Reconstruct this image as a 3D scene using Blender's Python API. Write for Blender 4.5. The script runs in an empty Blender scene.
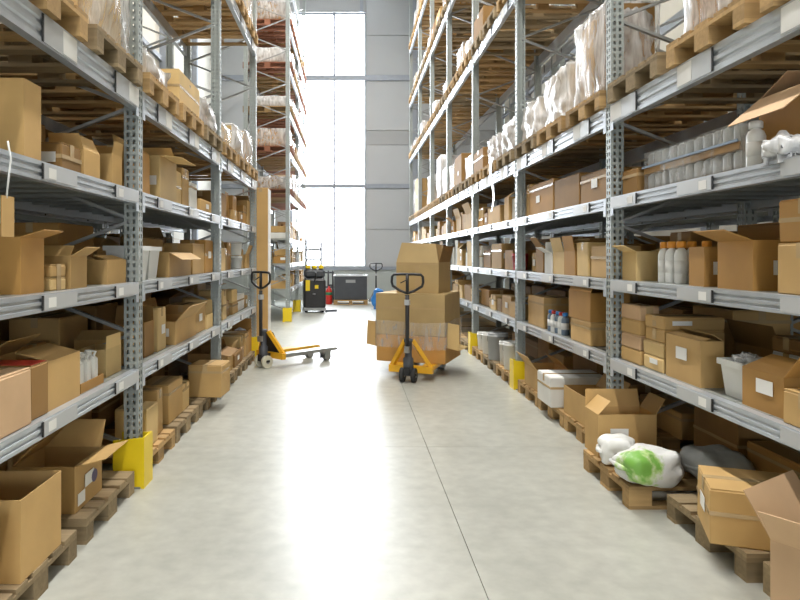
import bpy, bmesh, math, random
from mathutils import Matrix, Vector, noise

# ------------------------------------------------------------------ camera, sky, lamps, exposure
scene = bpy.context.scene
COL = scene.collection
R = math.radians

cam_data = bpy.data.cameras.new('camera')
cam = bpy.data.objects.new('camera', cam_data)
COL.objects.link(cam)
cam.location = (0, 0, 1.6)
cam.rotation_euler = (R(90), 0, 0)
cam_data.sensor_width = 36.0
cam_data.lens = 36.0 * 650 / 800
cam_data.shift_x = 50 / 800
cam_data.shift_y = -44 / 800
cam_data.clip_start = 0.05
cam_data.clip_end = 200
scene.camera = cam

world = bpy.data.worlds.new('overcast_sky')
scene.world = world
world.use_nodes = True
wn = world.node_tree.nodes
wn['Background'].inputs['Color'].default_value = (0.88, 0.94, 1.0, 1)
wn['Background'].inputs['Strength'].default_value = 40.0

scene.view_settings.view_transform = 'Standard'
scene.view_settings.look = 'None'
scene.view_settings.gamma = 1.0
scene.view_settings.use_curve_mapping = False
scene.view_settings.exposure = -0.66
scene.cycles.use_denoising = True
scene.cycles.max_bounces = 8
scene.cycles.diffuse_bounces = 5
scene.cycles.transparent_max_bounces = 16
scene.cycles.sample_clamp_indirect = 6.0
scene.cycles.caustics_reflective = False
scene.cycles.caustics_refractive = False

LAMP_WATT = 420.0
LAMP_COLOR = (1.0, 0.965, 0.91)
CEIL = 11.2
WALL_L, WALL_R, WALL_BACK, WALL_FRONT = -4.9, 5.6, 23.6, -7.0
LAMPS = [(0.3, y) for y in (-4.5, -0.8, 2.9, 6.6, 10.3, 14.0, 17.2)] + \
        [(-4.4, y) for y in (2.0, 8.0, 14.0)] + [(5.0, y) for y in (2.0, 8.0, 14.0)]

# ------------------------------------------------------------------ materials
MATS = {}
def nodes_of(name):
    m = bpy.data.materials.new(name); m.use_nodes = True
    nt = m.node_tree
    return m, nt, nt.nodes, nt.links, nt.nodes['Principled BSDF']

def basic(name, col, rough=0.5, metal=0.0, var=0.12, scale=6.0, bump=0.0, rnd=0.0, stretch=(1, 1, 1), spec=0.5, detail=4):
    """colour with noise variation, a little per-object variation and fine bump"""
    m, nt, N, L, P = nodes_of(name)
    tc = N.new('ShaderNodeTexCoord'); mp = N.new('ShaderNodeMapping')
    mp.inputs['Scale'].default_value = stretch
    L.new(tc.outputs['Object'], mp.inputs['Vector'])
    nz = N.new('ShaderNodeTexNoise'); nz.inputs['Scale'].default_value = scale; nz.inputs['Detail'].default_value = detail
    L.new(mp.outputs['Vector'], nz.inputs['Vector'])
    info = N.new('ShaderNodeObjectInfo')
    a = N.new('ShaderNodeMath'); a.operation = 'MULTIPLY_ADD'
    a.inputs[1].default_value = rnd * 2; a.inputs[2].default_value = 1.0 - rnd
    L.new(info.outputs['Random'], a.inputs[0])
    b = N.new('ShaderNodeMath'); b.operation = 'MULTIPLY_ADD'
    b.inputs[1].default_value = var * 2; b.inputs[2].default_value = 1.0 - var
    L.new(nz.outputs['Fac'], b.inputs[0])
    c = N.new('ShaderNodeMath'); c.operation = 'MULTIPLY'
    L.new(a.outputs[0], c.inputs[0]); L.new(b.outputs[0], c.inputs[1])
    hsv = N.new('ShaderNodeHueSaturation'); hsv.inputs['Color'].default_value = (*col, 1)
    L.new(c.outputs[0], hsv.inputs['Value'])
    L.new(hsv.outputs['Color'], P.inputs['Base Color'])
    P.inputs['Roughness'].default_value = rough; P.inputs['Metallic'].default_value = metal
    P.inputs['Specular IOR Level'].default_value = spec
    if bump:
        bp = N.new('ShaderNodeBump'); bp.inputs['Strength'].default_value = bump; bp.inputs['Distance'].default_value = 0.01
        L.new(nz.outputs['Fac'], bp.inputs['Height']); L.new(bp.outputs['Normal'], P.inputs['Normal'])
    MATS[name] = m
    return m

CARD = [(.53, .34, .135), (.30, .17, .058), (.68, .485, .22), (.46, .25, .072), (.78, .78, .75), (.56, .375, .22), (.25, .26, .26), (.43, .31, .145)]
for i, c in enumerate(CARD):
    basic('card%d' % i, c, rough=.68, var=.17, scale=4, rnd=.12, bump=.14, spec=.3, detail=6)
basic('tape', (.50, .36, .19), rough=.25, var=.05)
basic('red_tape', (.62, .05, .03), rough=.35, var=.1)
basic('paper', (.82, .82, .80), rough=.6, var=.04)
basic('post_steel', (.35, .385, .375), rough=.40, metal=.35, var=.18, scale=14)
basic('beam_steel', (.53, .575, .63), rough=.30, metal=.5, var=.12, scale=8)
basic('plate_steel', (.52, .54, .56), rough=.40, metal=.2, var=.06)
basic('deck_steel', (.36, .38, .36), rough=.40, metal=.5, var=.15, scale=5)
basic('slot_black', (.012, .012, .012), rough=.6)
basic('wood', (.42, .275, .125), rough=.8, var=.30, scale=7, rnd=.26, stretch=(.6, 5, 5), bump=.3, spec=.2)
basic('wood_grey', (.29, .22, .13), rough=.85, var=.35, scale=7, rnd=.25, stretch=(.6, 5, 5), bump=.35, spec=.2)
basic('wood_red', (.34, .15, .09), rough=.85, var=.3, scale=7, rnd=.2, stretch=(.6, 5, 5), bump=.3, spec=.2)
basic('yellow', (.82, .60, .01), rough=.4, var=.08, scale=9)
basic('truck_yellow', (.80, .42, .02), rough=.38, var=.10, scale=9)
basic('black', (.018, .018, .02), rough=.45, var=.2)
basic('dark_grey', (.06, .065, .075), rough=.55, var=.15)
basic('rubber', (.03, .03, .03), rough=.8)
basic('cream', (.62, .60, .48), rough=.45)
basic('chrome', (.7, .7, .7), rough=.18, metal=1.0)
basic('grey_metal', (.33, .34, .34), rough=.4, metal=.6)
basic('white_plastic', (.78, .79, .77), rough=.35, var=.05)
basic('grey_plastic', (.42, .44, .45), rough=.45, var=.08)
basic('orange_plastic', (.75, .30, .03), rough=.4)
basic('red', (.55, .03, .02), rough=.4)
basic('green', (.03, .22, .10), rough=.5)
basic('blue', (.03, .20, .55), rough=.45, var=.2)
basic('blue_grey', (.16, .22, .30), rough=.5)
basic('purple', (.10, .08, .18), rough=.6)
basic('wall_paint', (.46, .48, .50), rough=.7, var=.03, scale=1.5)
basic('wall_band', (.37, .38, .39), rough=.7, var=.03)
basic('wall_cream', (.72, .70, .62), rough=.7, var=.03)
basic('wall_base', (.40, .43, .42), rough=.6, var=.06)
basic('rail_blue', (.30, .33, .38), rough=.5, metal=.2)
basic('ceiling_paint', (.66, .66, .64), rough=.8, var=.03)
basic('joint', (.26, .26, .24), rough=.9)
basic('sack_grey', (.40, .42, .43), rough=.8, var=.25, scale=12, bump=.3)

def film_material(name, tint, lo, hi):
    """stretch film: see-through with milky creases"""
    m, nt, N, L, P = nodes_of(name)
    tc = N.new('ShaderNodeTexCoord'); mp = N.new('ShaderNodeMapping'); mp.inputs['Scale'].default_value = (6, 6, 1.4)
    L.new(tc.outputs['Object'], mp.inputs['Vector'])
    nz = N.new('ShaderNodeTexNoise'); nz.inputs['Scale'].default_value = 2.2; nz.inputs['Detail'].default_value = 3; nz.inputs['Distortion'].default_value = .7
    L.new(mp.outputs['Vector'], nz.inputs['Vector'])
    mr = N.new('ShaderNodeMapRange'); mr.inputs['From Min'].default_value = .32; mr.inputs['From Max'].default_value = .68
    mr.inputs['To Min'].default_value = lo; mr.inputs['To Max'].default_value = hi
    L.new(nz.outputs['Fac'], mr.inputs['Value'])
    P.inputs['Base Color'].default_value = (*tint, 1); P.inputs['Roughness'].default_value = .22
    bp = N.new('ShaderNodeBump'); bp.inputs['Strength'].default_value = .45; bp.inputs['Distance'].default_value = .02
    L.new(nz.outputs['Fac'], bp.inputs['Height']); L.new(bp.outputs['Normal'], P.inputs['Normal'])
    tr = N.new('ShaderNodeBsdfTransparent'); mx = N.new('ShaderNodeMixShader')
    L.new(mr.outputs['Result'], mx.inputs['Fac']); L.new(tr.outputs[0], mx.inputs[1]); L.new(P.outputs[0], mx.inputs[2])
    L.new(mx.outputs[0], N['Material Output'].inputs['Surface'])
    MATS[name] = m
film_material('film', (.84, .85, .86), .15, .70)
film_material('film_clear', (.80, .79, .75), .05, .38)
film_material('film_white', (.86, .87, .89), .45, .95)

def glass_material():
    m, nt, N, L, P = nodes_of('glass')
    tr = N.new('ShaderNodeBsdfTransparent'); gl = N.new('ShaderNodeBsdfGlossy'); gl.inputs['Roughness'].default_value = .02
    mx = N.new('ShaderNodeMixShader'); mx.inputs['Fac'].default_value = .06
    L.new(tr.outputs[0], mx.inputs[1]); L.new(gl.outputs[0], mx.inputs[2]); L.new(mx.outputs[0], N['Material Output'].inputs['Surface'])
    MATS['glass'] = m
glass_material()

def lamp_material():
    m, nt, N, L, P = nodes_of('lamp_tube')
    P.inputs['Emission Color'].default_value = (*LAMP_COLOR, 1); P.inputs['Emission Strength'].default_value = 8
    MATS['lamp_tube'] = m
lamp_material()

def concrete_material():
    m, nt, N, L, P = nodes_of('concrete')
    tc = N.new('ShaderNodeTexCoord')
    n1 = N.new('ShaderNodeTexNoise'); n1.inputs['Scale'].default_value = .9; n1.inputs['Detail'].default_value = 7; n1.inputs['Roughness'].default_value = .65
    n2 = N.new('ShaderNodeTexNoise'); n2.inputs['Scale'].default_value = 9; n2.inputs['Detail'].default_value = 8
    for n in (n1, n2): L.new(tc.outputs['Object'], n.inputs['Vector'])
    r1 = N.new('ShaderNodeValToRGB')
    r1.color_ramp.elements[0].position = .30; r1.color_ramp.elements[0].color = (.46, .47, .42, 1)
    r1.color_ramp.elements[1].position = .70; r1.color_ramp.elements[1].color = (.60, .61, .555, 1)
    L.new(n1.outputs['Fac'], r1.inputs['Fac'])
    mix = N.new('ShaderNodeMixRGB'); mix.blend_type = 'MULTIPLY'; mix.inputs['Fac'].default_value = .42
    L.new(r1.outputs['Color'], mix.inputs['Color1']); L.new(n2.outputs['Fac'], mix.inputs['Color2'])
    L.new(mix.outputs['Color'], P.inputs['Base Color'])
    mr = N.new('ShaderNodeMapRange'); mr.inputs['To Min'].default_value = .30; mr.inputs['To Max'].default_value = .36
    n3 = N.new('ShaderNodeTexNoise'); n3.inputs['Scale'].default_value = 1.6; n3.inputs['Detail'].default_value = 2
    L.new(tc.outputs['Object'], n3.inputs['Vector']); L.new(n3.outputs['Fac'], mr.inputs['Value']); L.new(mr.outputs['Result'], P.inputs['Roughness'])
    P.inputs['Specular IOR Level'].default_value = .6
    bp = N.new('ShaderNodeBump'); bp.inputs['Strength'].default_value = .05; bp.inputs['Distance'].default_value = .01
    L.new(n2.outputs['Fac'], bp.inputs['Height']); L.new(bp.outputs['Normal'], P.inputs['Normal'])
    MATS['concrete'] = m
concrete_material()

def sack_material():
    """white woven sack with a printed green patch on its belly"""
    m, nt, N, L, P = nodes_of('sack_print')
    tc = N.new('ShaderNodeTexCoord')
    sub = N.new('ShaderNodeVectorMath'); sub.operation = 'DISTANCE'; sub.inputs[1].default_value = (-.16, -.12, .17)
    nz = N.new('ShaderNodeTexNoise'); nz.inputs['Scale'].default_value = 16; nz.inputs['Detail'].default_value = 3
    L.new(tc.outputs['Object'], nz.inputs['Vector']); L.new(tc.outputs['Object'], sub.inputs[0])
    ad = N.new('ShaderNodeMath'); ad.operation = 'MULTIPLY_ADD'; ad.inputs[1].default_value = .34
    L.new(nz.outputs['Fac'], ad.inputs[0]); L.new(sub.outputs['Value'], ad.inputs[2])
    rp = N.new('ShaderNodeValToRGB'); e = rp.color_ramp.elements
    e[0].position = .25; e[0].color = (.20, .45, .08, 1); e[1].position = .34; e[1].color = (.72, .73, .72, 1)
    k = e.new(.29); k.color = (.45, .62, .25, 1)
    L.new(ad.outputs[0], rp.inputs['Fac']); L.new(rp.outputs['Color'], P.inputs['Base Color'])
    P.inputs['Roughness'].default_value = .45
    bp = N.new('ShaderNodeBump'); bp.inputs['Strength'].default_value = .4; bp.inputs['Distance'].default_value = .02
    L.new(nz.outputs['Fac'], bp.inputs['Height']); L.new(bp.outputs['Normal'], P.inputs['Normal'])
    MATS['sack_print'] = m
sack_material()

# ------------------------------------------------------------------ mesh helpers
class MB:
    """collects simple solids; build() links them as one mesh object"""
    def __init__(self): self.v = []; self.f = []; self.smooth = []
    def quadbox(self, pts, sm=False):
        b = len(self.v); self.v += [tuple(p) for p in pts]
        for q in ((0, 3, 2, 1), (4, 5, 6, 7), (0, 1, 5, 4), (1, 2, 6, 5), (2, 3, 7, 6), (3, 0, 4, 7)):
            self.f.append(tuple(b + i for i in q)); self.smooth.append(sm)
        return self
    def box(self, x0, x1, y0, y1, z0, z1, mat=None):
        p = [(x0, y0, z0), (x1, y0, z0), (x1, y1, z0), (x0, y1, z0), (x0, y0, z1), (x1, y0, z1), (x1, y1, z1), (x0, y1, z1)]
        if mat is not None: p = [mat @ Vector(q) for q in p]
        return self.quadbox(p)
    def bar(self, a, b, w, h=None, up=(0, 0, 1)):
        """square bar from a to b"""
        h = h or w; a = Vector(a); b = Vector(b); d = (b - a).normalized(); up = Vector(up)
        if abs(d.dot(up)) > .98: up = Vector((1, 0, 0))
        s = d.cross(up).normalized() * w / 2; t = s.cross(d).normalized() * h / 2
        return self.quadbox([a - s - t, a + s - t, a + s + t, a - s + t, b - s - t, b + s - t, b + s + t, b - s + t])
    def tube(self, pts, r, n=8, closed=False):
        pts = [Vector(p) for p in pts]; rings = []; m = len(pts); rr = r if isinstance(r, (list, tuple)) else [r] * m
        prev = None
        for i, p in enumerate(pts):
            if closed: d = pts[(i + 1) % m] - pts[i - 1]
            else: d = pts[min(i + 1, m - 1)] - pts[max(i - 1, 0)]
            d.normalize()
            if prev is None:
                up = Vector((0, 0, 1)) if abs(d.z) < .9 else Vector((1, 0, 0)); s = d.cross(up).normalized()
            else:
                s = (prev - d * prev.dot(d)).normalized()
            prev = s; t = d.cross(s)
            b = len(self.v)
            for k in range(n):
                a = 2 * math.pi * k / n; self.v.append(tuple(p + (s * math.cos(a) + t * math.sin(a)) * rr[i]))
            rings.append(b)
        for i in range(m if closed else m - 1):
            a, b = rings[i], rings[(i + 1) % m]
            for k in range(n):
                self.f.append((a + k, a + (k + 1) % n, b + (k + 1) % n, b + k)); self.smooth.append(True)
        if not closed:
            self.f.append(tuple(rings[0] + k for k in reversed(range(n)))); self.smooth.append(False)
            self.f.append(tuple(rings[-1] + k for k in range(n))); self.smooth.append(False)
        return self
    def lathe(self, prof, n=16, cx=0, cy=0, sx=1.0, sy=1.0):
        rings = []
        for r, z in prof:
            rings.append(len(self.v))
            for k in range(n):
                a = 2 * math.pi * k / n; self.v.append((cx + r * sx * math.cos(a), cy + r * sy * math.sin(a), z))
        for i in range(len(prof) - 1):
            a, b = rings[i], rings[i + 1]
            for k in range(n):
                self.f.append((a + k, a + (k + 1) % n, b + (k + 1) % n, b + k)); self.smooth.append(True)
        self.f.append(tuple(rings[0] + k for k in reversed(range(n)))); self.smooth.append(False)
        self.f.append(tuple(rings[-1] + k for k in range(n))); self.smooth.append(False)
        return self
    def prism(self, poly, axis, a, b):
        """poly in the two other axes, extruded along axis from a to b"""
        def P(p, t):
            return {'x': (t, p[0], p[1]), 'y': (p[0], t, p[1]), 'z': (p[0], p[1], t)}[axis]
        n = len(poly); s = len(self.v)
        self.v += [P(p, a) for p in poly] + [P(p, b) for p in poly]
        for k in range(n):
            self.f.append((s + k, s + (k + 1) % n, s + n + (k + 1) % n, s + n + k)); self.smooth.append(False)
        self.f.append(tuple(s + k for k in reversed(range(n)))); self.f.append(tuple(s + n + k for k in range(n)))
        self.smooth += [False, False]
        return self
    def mesh(self, name, mat=None, fix=True):
        me = bpy.data.meshes.new(name); me.from_pydata(self.v, [], self.f)
        me.polygons.foreach_set('use_smooth', self.smooth)
        if fix:
            bm = bmesh.new(); bm.from_mesh(me); bmesh.ops.recalc_face_normals(bm, faces=bm.faces); bm.to_mesh(me); bm.free()
        if mat: me.materials.append(MATS[mat])
        return me
    def build(self, name, mat, parent=None, loc=None, rz=0.0, fix=True):
        return link(name, self.mesh(name, mat, fix), parent, loc, rz)

def link(name, me, parent=None, loc=None, rz=0.0):
    o = bpy.data.objects.new(name, me); COL.objects.link(o)
    if parent: o.parent = parent
    if loc is not None: o.location = loc
    if rz: o.rotation_euler = (0, 0, rz)
    return o
def empty(name, loc=(0, 0, 0), rz=0.0):
    o = bpy.data.objects.new(name, None); COL.objects.link(o)
    o.location = loc; o.rotation_euler = (0, 0, rz); o.empty_display_size = .1
    return o
def tag(o, label, cat, group=None):
    o['label'] = label; o['category'] = cat
    if group: o['group'] = group
    return o
def struct(o):
    o['kind'] = 'structure'; return o
def copy_tree(o, parent=None, kids=None):
    c = o.copy(); COL.objects.link(c); c.parent = parent
    for ch in o.children: copy_tree(ch, c)
    return c

def chamfer_box(dx, dy, h, c, jit, rng, bulge=0.0):
    """box centred on x,y with base at 0, chamfered edges, slightly uneven walls"""
    bm = bmesh.new(); bmesh.ops.create_cube(bm, size=1)
    for v in bm.verts:
        v.co = Vector((v.co.x * dx, v.co.y * dy, (v.co.z + .5) * h))
        if v.co.z > .01:
            v.co.x += rng.uniform(-jit, jit); v.co.y += rng.uniform(-jit, jit); v.co.z += rng.uniform(-jit, 0)
    bmesh.ops.bevel(bm, geom=bm.edges[:], offset=c, segments=1, affect='EDGES')
    me = bpy.data.meshes.new('body'); bm.to_mesh(me); bm.free()
    return me

def lumpy(dx, dy, h, amp, seg, seed, freq=4.0, round_=.04, skirt=0.0):
    """subdivided box displaced by noise: wrapped or baggy goods"""
    bm = bmesh.new(); bmesh.ops.create_cube(bm, size=1)
    bmesh.ops.subdivide_edges(bm, edges=bm.edges[:], cuts=seg, use_grid_fill=True)
    off = Vector((seed * 3.7, seed * 1.3, seed * 2.1))
    for v in bm.verts:
        p = Vector((v.co.x * dx, v.co.y * dy, (v.co.z + .5) * h))
        c = Vector((0, 0, h / 2)); d = p - c
        n = Vector((v.co.x ** 5 * 2, v.co.y ** 5 * 2, v.co.z ** 5 * 2))
        n = n.normalized() if n.length > 1e-6 else d.normalized()
        k = max(abs(v.co.x), abs(v.co.y)) + max(min(abs(v.co.x), abs(v.co.y)), abs(v.co.z))
        p -= n * round_ * max(0, k - .55) * 2
        a = noise.noise(p * freq + off) + .6 * noise.noise(p * freq * 2.3 + off) - .5 * abs(noise.noise(p * freq * 3.1 + off))
        p += n * amp * (a if a > 0 else a * .45)
        if p.z < 0.004 or v.co.z < -.499: p.z = max(0.0, 0.0)
        v.co = p
    me = bpy.data.meshes.new('lump'); bm.to_mesh(me); bm.free()
    me.polygons.foreach_set('use_smooth', [True] * len(me.polygons))
    return me

def sack_mesh(dx, dy, h, seed):
    """plump sack lying on its side: superellipsoid with a flat base, creases and tucked ends"""
    m = MB(); nu, nv = 44, 26; off = Vector((seed * 5.1, seed * 2.2, 0))
    def sp(c, e): return math.copysign(abs(c) ** e, c)
    for j in range(nv + 1):
        ph = -math.pi / 2 + math.pi * j / nv
        for i in range(nu):
            th = 2 * math.pi * i / nu
            x = dx / 2 * sp(math.cos(ph), .7) * sp(math.cos(th), .55); y = dy / 2 * sp(math.cos(ph), .7) * sp(math.sin(th), .55)
            z = h / 2 * sp(math.sin(ph), .8) + h / 2
            p = Vector((x, y, z)); n = (p - Vector((0, 0, h / 2)))
            if n.length > 0: n.normalize()
            a = noise.noise(p * 6 + off) * .05 + abs(noise.noise(p * 9 + off)) * .04 + noise.noise(p * 20 + off) * .006
            p += n * a; p.z = max(0, p.z if z > .02 * h else 0)
            m.v.append(tuple(p))
    for j in range(nv):
        for i in range(nu):
            a = j * nu + i; b = j * nu + (i + 1) % nu
            m.f.append((a, b, b + nu, a + nu)); m.smooth.append(True)
    return m

# ------------------------------------------------------------------ the building
def slab_floor():
    fl = struct(MB().box(WALL_L, WALL_R, WALL_FRONT, WALL_BACK, -.2, -.015).build('floor', 'joint'))
    xs = [WALL_L, -2.95, .645, 4.24, WALL_R]; ys = [WALL_FRONT, -.55, 5.45, 11.45, 17.45, WALL_BACK]
    for i in range(4):
        for j in range(5):
            g = .0022
            MB().box(xs[i] + g, xs[i + 1] - g, ys[j] + g, ys[j + 1] - g, -.015, 0).build('slab', 'concrete', fl)
slab_floor()

def window_wall():
    wx0, wx1, wz0, wz1 = -2.15, .58, 1.2, 10.45
    y = WALL_BACK
    w = MB()
    w.box(WALL_L, wx0, y + .05, y + .3, 0, CEIL).box(wx1, WALL_R, y + .05, y + .3, 0, CEIL)
    w.box(wx0, wx1, y + .05, y + .3, 0, wz0).box(wx0, wx1, y + .05, y + .3, wz1, CEIL)
    wall = struct(w.build('wall_back', 'wall_paint'))
    rows = [(0, 1.10, 'wall_base'), (1.22, 2.55, 'wall_paint'), (2.57, 4.05, 'wall_paint'), (4.22, 5.62, 'wall_paint'), (5.64, 6.15, 'wall_band'),
            (6.17, 7.95, 'wall_paint'), (8.17, 9.6, 'wall_paint'), (9.62, CEIL - .01, 'wall_paint')]
    for z0, z1, m in rows:                                   # cladding panels beside the window
        for x0, x1 in ((WALL_L + .01, wx0 - .02), (wx1 + .02, 3.1), (3.12, WALL_R - .01)):
            MB().box(x0, x1, y, y + .05, z0, z1).build('panel', m, wall)
    for k in range(5):
        MB().box(wx0 + k * .546, wx0 + k * .546 + .53, y, y + .05, 0, 1.10).build('panel', 'wall_base', wall)
    for z0, z1 in ((1.10, 1.22), (4.06, 4.21), (7.96, 8.16)):  # steel rails across the wall
        MB().box(WALL_L + .01, WALL_R - .01, y - .05, y + .06, z0, z1).build('rail', 'rail_blue', wall)
    MB().box(wx0, wx1, y - .01, y + .05, wz1, CEIL - .01).build('lintel', 'wall_band', wall)
    MB().box(.36, .48, y - .04, y - .01, wz1, CEIL - .01).build('post', 'rail_blue', wall)
    MB().box(2.25, 2.42, y - .22, y - .05, 0, CEIL - .01).build('column', 'rail_blue', wall)
    win = struct(empty('window_1', ((wx0 + wx1) / 2, y, wz0)))
    f = MB(); cx, cz = (wx0 + wx1) / 2, wz0
    for x in (wx0, -1.75, -.62, wx1 - .05):
        f.box(x - cx, x + (.085 if x == -.62 else .05) - cx, .02, .15, 0, wz1 - wz0)
    for z in (wz0, 4.08, 8.0, wz1 - .06): f.box(wx0 - cx, wx1 - cx, .08, .15, z - cz, z + .06 - cz)
    f.build('window_frame', 'rail_blue', win)
    MB().box(wx0 - cx, wx1 - cx, -.06, .09, 0, .04).build('window_sill', 'plate_steel', win)
    xs = [wx0, -1.75, -.62, wx1]; zs = [wz0, 4.1, 8.02, wz1]
    for i in range(3):
        for j in range(3):
            MB().box(xs[i] + .05 - cx, xs[i + 1] - .01 - cx, .11, .12, zs[j] + .05 - cz, zs[j + 1] - .01 - cz).build('pane', 'glass', win)
window_wall()

def front_wall():
    """wall behind the camera with an unseen window added for frontal fill light"""
    y = WALL_FRONT; x0, x1, z0, z1 = -.9, 1.5, .9, 2.7
    w = MB().box(WALL_L, x0, y - .3, y, 0, CEIL).box(x1, WALL_R, y - .3, y, 0, CEIL)
    w.box(x0, x1, y - .3, y, 0, z0).box(x0, x1, y - .3, y, z1, CEIL)
    struct(w.build('wall_front', 'wall_paint'))
    win = struct(empty('fill_window', ((x0 + x1) / 2, y - .15, z0))); cx = (x0 + x1) / 2; f = MB(); n = 5  # added opening, brightens carton faces turned to the camera
    for i in range(n + 1): f.box(x0 + (x1 - x0) * i / n - .03 - cx, x0 + (x1 - x0) * i / n + .03 - cx, -.04, .04, 0, z1 - z0)
    for z in (0, (z1 - z0) / 2, z1 - z0 - .06): f.box(x0 - cx, x1 - cx, -.04, .04, z, z + .06)
    f.build('window_frame', 'rail_blue', win)
    for i in range(n):
        for j in range(2):
            a = x0 + (x1 - x0) * i / n + .03 - cx; h = (z1 - z0) / 2
            MB().box(a, a + (x1 - x0) / n - .06, -.005, .005, j * h + .06, (j + 1) * h).build('pane', 'glass', win)
front_wall()

def side_walls():
    for nm, x0, x1, xi, s in (('wall_left', WALL_L - .3, WALL_L - .04, WALL_L, 1), ('wall_right', WALL_R + .04, WALL_R + .3, WALL_R, -1)):
        w = struct(MB().box(x0, x1, WALL_FRONT - .3, WALL_BACK + .3, 0, CEIL).build(nm, 'wall_paint'))
        for k in range(9):                                   # upright cladding panels and columns
            ya = WALL_FRONT + k * 3.4; yb = min(ya + 3.38, WALL_BACK)
            MB().box(min(xi, xi - s * .04), max(xi, xi - s * .04), ya, yb, 0, CEIL - .01).build('panel', 'wall_cream', w)
            if k: MB().box(min(xi, xi + s * .16), max(xi, xi + s * .16), ya - .09, ya + .09, 0, CEIL - .01).build('column', 'rail_blue', w)
        for z in (3.4, 6.6):
            MB().box(min(xi, xi + s * .08), max(xi, xi + s * .08), WALL_FRONT, WALL_BACK, z, z + .12).build('rail', 'rail_blue', w)
side_walls()
def roof():
    c = struct(MB().box(WALL_L - .3, WALL_R + .3, WALL_FRONT - .3, WALL_BACK + .3, CEIL, CEIL + .2).build('ceiling', 'ceiling_paint'))
    for k in range(6):
        y = WALL_FRONT + 2.5 + k * 5
        MB().box(WALL_L, WALL_R, y - .1, y + .1, CEIL - .35, CEIL).build('girder', 'rail_blue', c)
roof()

def portal(name, loc, rx, sx, sz):
    l = bpy.data.lights.new(name, 'AREA'); l.shape = 'RECTANGLE'; l.size = sx; l.size_y = sz; l.cycles.is_portal = True
    o = bpy.data.objects.new(name, l); COL.objects.link(o); o.location = loc; o.rotation_euler = (rx, 0, 0)
portal('window_portal', (-.78, WALL_BACK + .28, 5.8), R(-90), 2.75, 9.3)
portal('window_portal', (.3, WALL_FRONT - .28, 1.8), R(90), 2.4, 1.8)  # sampling portal of the added fill window

def lamps():
    for k, (x, y) in enumerate(LAMPS):
        r = empty('ceiling_lamp', (x, y, CEIL - .55))
        MB().box(-.16, .16, -1.0, 1.0, .04, .12).build('housing', 'plate_steel', r)
        MB().box(-.12, .12, -.96, .96, .015, .04).build('diffuser', 'lamp_tube', r)
        for s in (-.7, .7): MB().box(-.01, .01, s - .01, s + .01, .12, .55).build('hanger', 'grey_metal', r)
        side = 'main aisle' if abs(x) < 1 else ('left wall' if x < 0 else 'right wall')
        tag(r, 'long white ceiling lamp hung above the ' + {'main aisle': 'main aisle', 'left wall': 'cream wall behind the cross-aisle rack', 'right wall': 'cream wall behind the sack-side rack'}[side], 'lamp',
            'lamps above the ' + side)
        l = bpy.data.lights.new('lamp_light', 'AREA'); l.shape = 'RECTANGLE'; l.size = .24; l.size_y = 1.9
        l.energy = LAMP_WATT * (1.0 if abs(x) < 1 else .45); l.color = LAMP_COLOR; l.spread = R(170)
        o = bpy.data.objects.new('lamp_light', l); COL.objects.link(o); o.parent = r; o.location = (0, 0, .005)
lamps()

# ------------------------------------------------------------------ racks
PITCH, DEPTH, POST_H = 2.8, 1.12, 10.5
LEVELS = [(.82, .088, True), (1.42, .088, True), (2.05, .092, True), (2.76, .15, False), (4.85, .15, False), (6.70, .15, False), (8.50, .15, False)]
FAR_LEVELS = [(.80, .095, True), (1.42, .095, True), (2.03, .10, True), (3.10, .13, False), (4.15, .13, False), (5.12, .13, False), (6.2, .13, False), (7.25, .13, False), (8.4, .13, False)]
RACK = {
    'L': dict(F=-1.46, s=-1, posts=[1.73, 4.53, 7.33, 10.13], levels=LEVELS, label='galvanised pallet rack ending at the cross aisle behind the empty pallet truck'),
    'R': dict(F=2.0, s=1, posts=[2.23 + PITCH * k for k in range(8)], levels=LEVELS, label='long galvanised pallet rack with white and green sacks on floor pallets'),
    'P': dict(F=3.30, s=1, posts=[2.23 + PITCH * k for k in range(5)], levels=LEVELS[:5], label='galvanised pallet rack standing back to back behind the sack-side rack'),
    'Q': dict(F=-2.76, s=-1, posts=[1.73, 4.53, 7.33, 10.13], levels=LEVELS[:4], label='galvanised pallet rack standing back to back behind the cross-aisle rack'),
    'F': dict(F=-1.46, s=-1, posts=[15.8, 18.6, 21.4], levels=FAR_LEVELS, label='galvanised pallet rack standing beside the black forklift and window'),
}

def post_mesh():
    """hollow upright with rows of slots punched through its four faces"""
    m = MB(); wx, wy = .05, .045; pitch, sl = .05, .030
    cols = [-1, -.62, -.22, .22, .62, 1]
    def face(fn, n):
        b = 0
        while b < n:
            z = b * pitch
            for (a, c, z0, z1) in [(-1, 1, z, z + .5 * (pitch - sl)), (-1, 1, z + pitch - .5 * (pitch - sl), z + pitch)] + \
                    [(cols[i], cols[i + 1], z + .5 * (pitch - sl), z + pitch - .5 * (pitch - sl)) for i in (0, 2, 4)]:
                k = len(m.v); m.v += [fn(a, z0), fn(c, z0), fn(c, z1), fn(a, z1)]; m.f.append((k, k + 1, k + 2, k + 3)); m.smooth.append(False)
            b += 1
    n = int(POST_H / pitch)
    face(lambda a, z: (a * wx, -wy, z), n); face(lambda a, z: (a * wx, wy, z), n)
    face(lambda a, z: (-wx, a * wy, z), n); face(lambda a, z: (wx, a * wy, z), n)
    me = m.mesh('upright_post', 'post_steel', fix=False)
    return me
POST = post_mesh()
_cache = {}
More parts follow.
